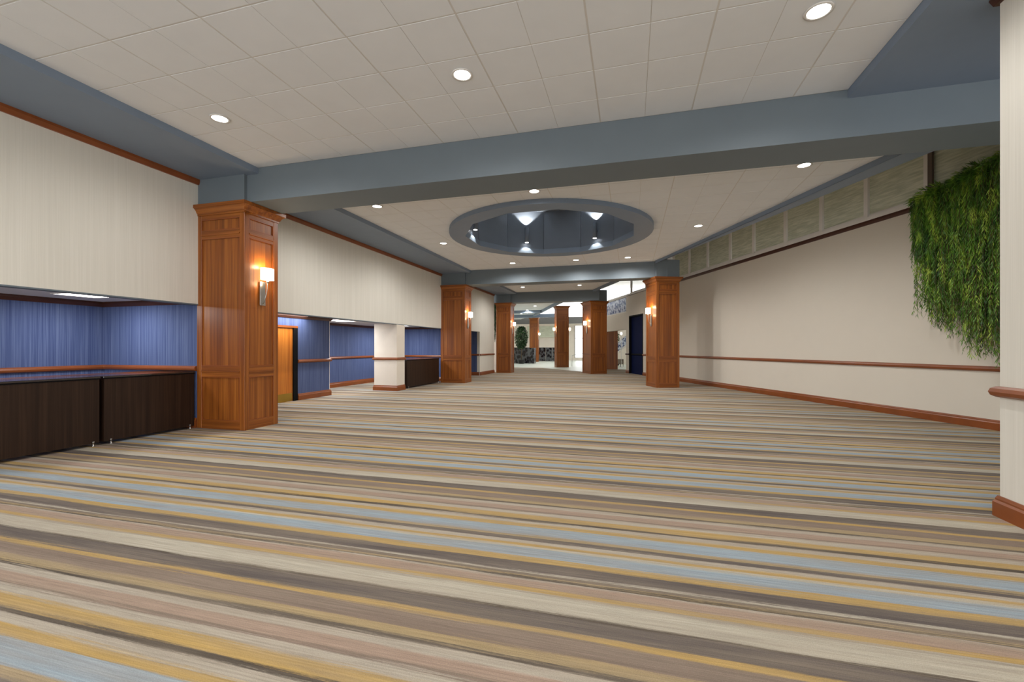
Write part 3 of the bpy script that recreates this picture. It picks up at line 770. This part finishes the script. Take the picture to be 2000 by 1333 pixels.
# balcony with patterned glass continuing the wall line
bl = empty('balcony_railing', (0, 0, 0), 0, 'balcony railing of blue and white patterned glass above the far opening', 'railing')
yy = YF
for i in range(4):
    along(yy+.02, yy+1.18, -.06, -.08, 3.72, 4.6).build('glass_panel', 'patglass', bl); yy += 1.2
along(YF, yy, 0, -.14, 4.58, 4.66).build('top_rail', 'white', bl)
along(YF, yy, 0, -.14, 3.66, 3.72).build('bottom_rail', 'white', bl)
o = along(YF, 34, 0, -.25, 2.62, 3.66).build('wall_balcony', 'beige_r'); struct(o, 'cream balcony fascia below the patterned glass', 'wall')
o = MB().prism([RW(YF, -.2), RW(34, -.2), RW(34, -6), RW(YF, -6)], 3.4, 3.6).build('floor_balcony', 'white'); struct(o, 'balcony floor slab', 'floor')
o = MB().box(-3.5, 40.5, 0, 6, 40.7, 3.6).build('wall_stair', 'cream'); struct(o, 'cream wall behind the stair', 'wall')
# stair flight with patterned glass balustrade
stp = empty('stair_balustrade', (0, 0, 0), 0, 'sloping stair balustrade of blue patterned glass between white stringers', 'railing')
ya = 37.2
def slab(y, x0, z0, x1, z1, th, dz, name, mat):   # sloping strip in a plane of constant y
    m = MB(); m.v = [(x0, y, z0), (x1, y, z1), (x1, y, z1+dz), (x0, y, z0+dz), (x0, y+th, z0), (x1, y+th, z1), (x1, y+th, z1+dz), (x0, y+th, z0+dz)]
    m.f = [(0, 1, 2, 3), (7, 6, 5, 4), (0, 4, 5, 1), (3, 2, 6, 7), (0, 3, 7, 4), (1, 5, 6, 2)]
    return m.build(name, mat, stp)
slab(ya, -1.07, 1.18, 1.48, 3.4, .03, .72, 'glass_panel', 'patglass')
slab(ya-.02, -1.07, 1.02, 1.48, 3.24, .2, .16, 'stringer', 'white')
slab(ya-.02, -1.07, 1.90, 1.48, 4.12, .08, .09, 'handrail', 'white')
MB().box(-1.12, ya-.03, 0, -1.05, ya+.08, 2.0).build('newel_post', 'white', stp); MB().box(1.43, ya-.03, 0, 1.5, ya+.2, 3.3).build('newel_post', 'white', stp)
# armchair
def armchair(loc, rz, label):
    c = empty('armchair', loc, rz, label, 'chair')
    MB().box(-.35, -.32, .2, .35, .35, .42).build('seat', 'fabric', c, bevel=.03)
    m = MB(); m.loft([[(-.36, .28, .2), (.36, .28, .2), (.36, .4, .2), (-.36, .4, .2)], [(-.38, .34, .6), (.38, .34, .6), (.38, .46, .6), (-.38, .46, .6)], [(-.33, .42, 1.0), (.33, .42, 1.0), (.33, .5, 1.0), (-.33, .5, 1.0)]])
    m.build('backrest', 'fabric', c, bevel=.02)
    for s in (-1, 1): MB().box(s*.38-.06, -.3, .2, s*.38+.06, .4, .6).build('armrest', 'fabric', c, bevel=.03)
    for sx in (-1, 1):
        for sy in (-1, 1): MB().lathe([(.015, 0), (.022, .2)], 8, (sx*.33, sy*.28, 0)).build('leg', 'black', c)
armchair((-.95, 36.0, 0), math.radians(75), 'taupe upholstered armchair under the stair')
# handrail at the lobby steps
hr = empty('step_handrail', (-4.62, 35.6, 0), math.radians(-8), 'brushed metal handrail rising behind the lone lobby column', 'railing')
MB().tube([(0, 0, 0), (0, 0, .88)], .025).build('post', 'nickel', hr, smooth=True)
MB().tube([(0, 0, .88), (.5, .6, 1.0), (1.6, 2.0, 1.5)], .022).build('rail', 'nickel', hr, smooth=True)
MB().tube([(1.55, 1.95, 0), (1.55, 1.95, 1.47)], .02).build('post', 'nickel', hr, smooth=True)
# lamp globe near stair
lp = empty('stair_lamp', (-.72, 35.2, 0), 0, 'small glowing lamp on a thin stand beside the stair', 'lamp')
MB().lathe([(.12, 0), (.12, .02), (.012, .03), (.012, 2.5), (.02, 2.52)], 12).build('stand', 'nickel', lp)
MB().lathe([(.01, 2.5), (.07, 2.55), (.09, 2.62), (.07, 2.69), (.01, 2.73)], 14).build('globe', 'shade', lp, smooth=True)
# mezzanine back wall / atrium ceiling
o = MB().prism([(3.5, 24), (9, 24), (9, 44), (8.8, 44), (8.8, 24.2), (3.5, 24.2)], 3.6, 8).build('wall_mezzanine', 'white'); struct(o, 'white wall of the upper level', 'wall')

# roof and side wall added to cut daylight; roof slot and far opening stay open
o = MB().box(-24.2, 26.2, 8.4, 9, 38, 8.6).box(-24.2, 47, 8.4, 9, 52.2, 8.6).box(-24.2, 38, 8.4, -6, 47, 8.6).box(4, 38, 8.4, 9, 47, 8.6).build('ceiling_daylight_block', 'white'); struct(o, 'white atrium roof added to hold back daylight, with a slot left open', 'ceiling')
o = MB().box(8.8, 24, 0, 9.0, 52.2, 8.6).box(-2, 52, 0, 9, 52.2, 5.0).build('wall_daylight_block', 'white'); struct(o, 'white atrium side wall added to shut out daylight', 'wall')
o = MB().prism([RW(4, -3.2), RW(24, -3.2), RW(24, -3.4), RW(4, -3.4)], 0, 8).build('wall_gallery', 'white'); struct(o, 'wall behind the high windows', 'wall')
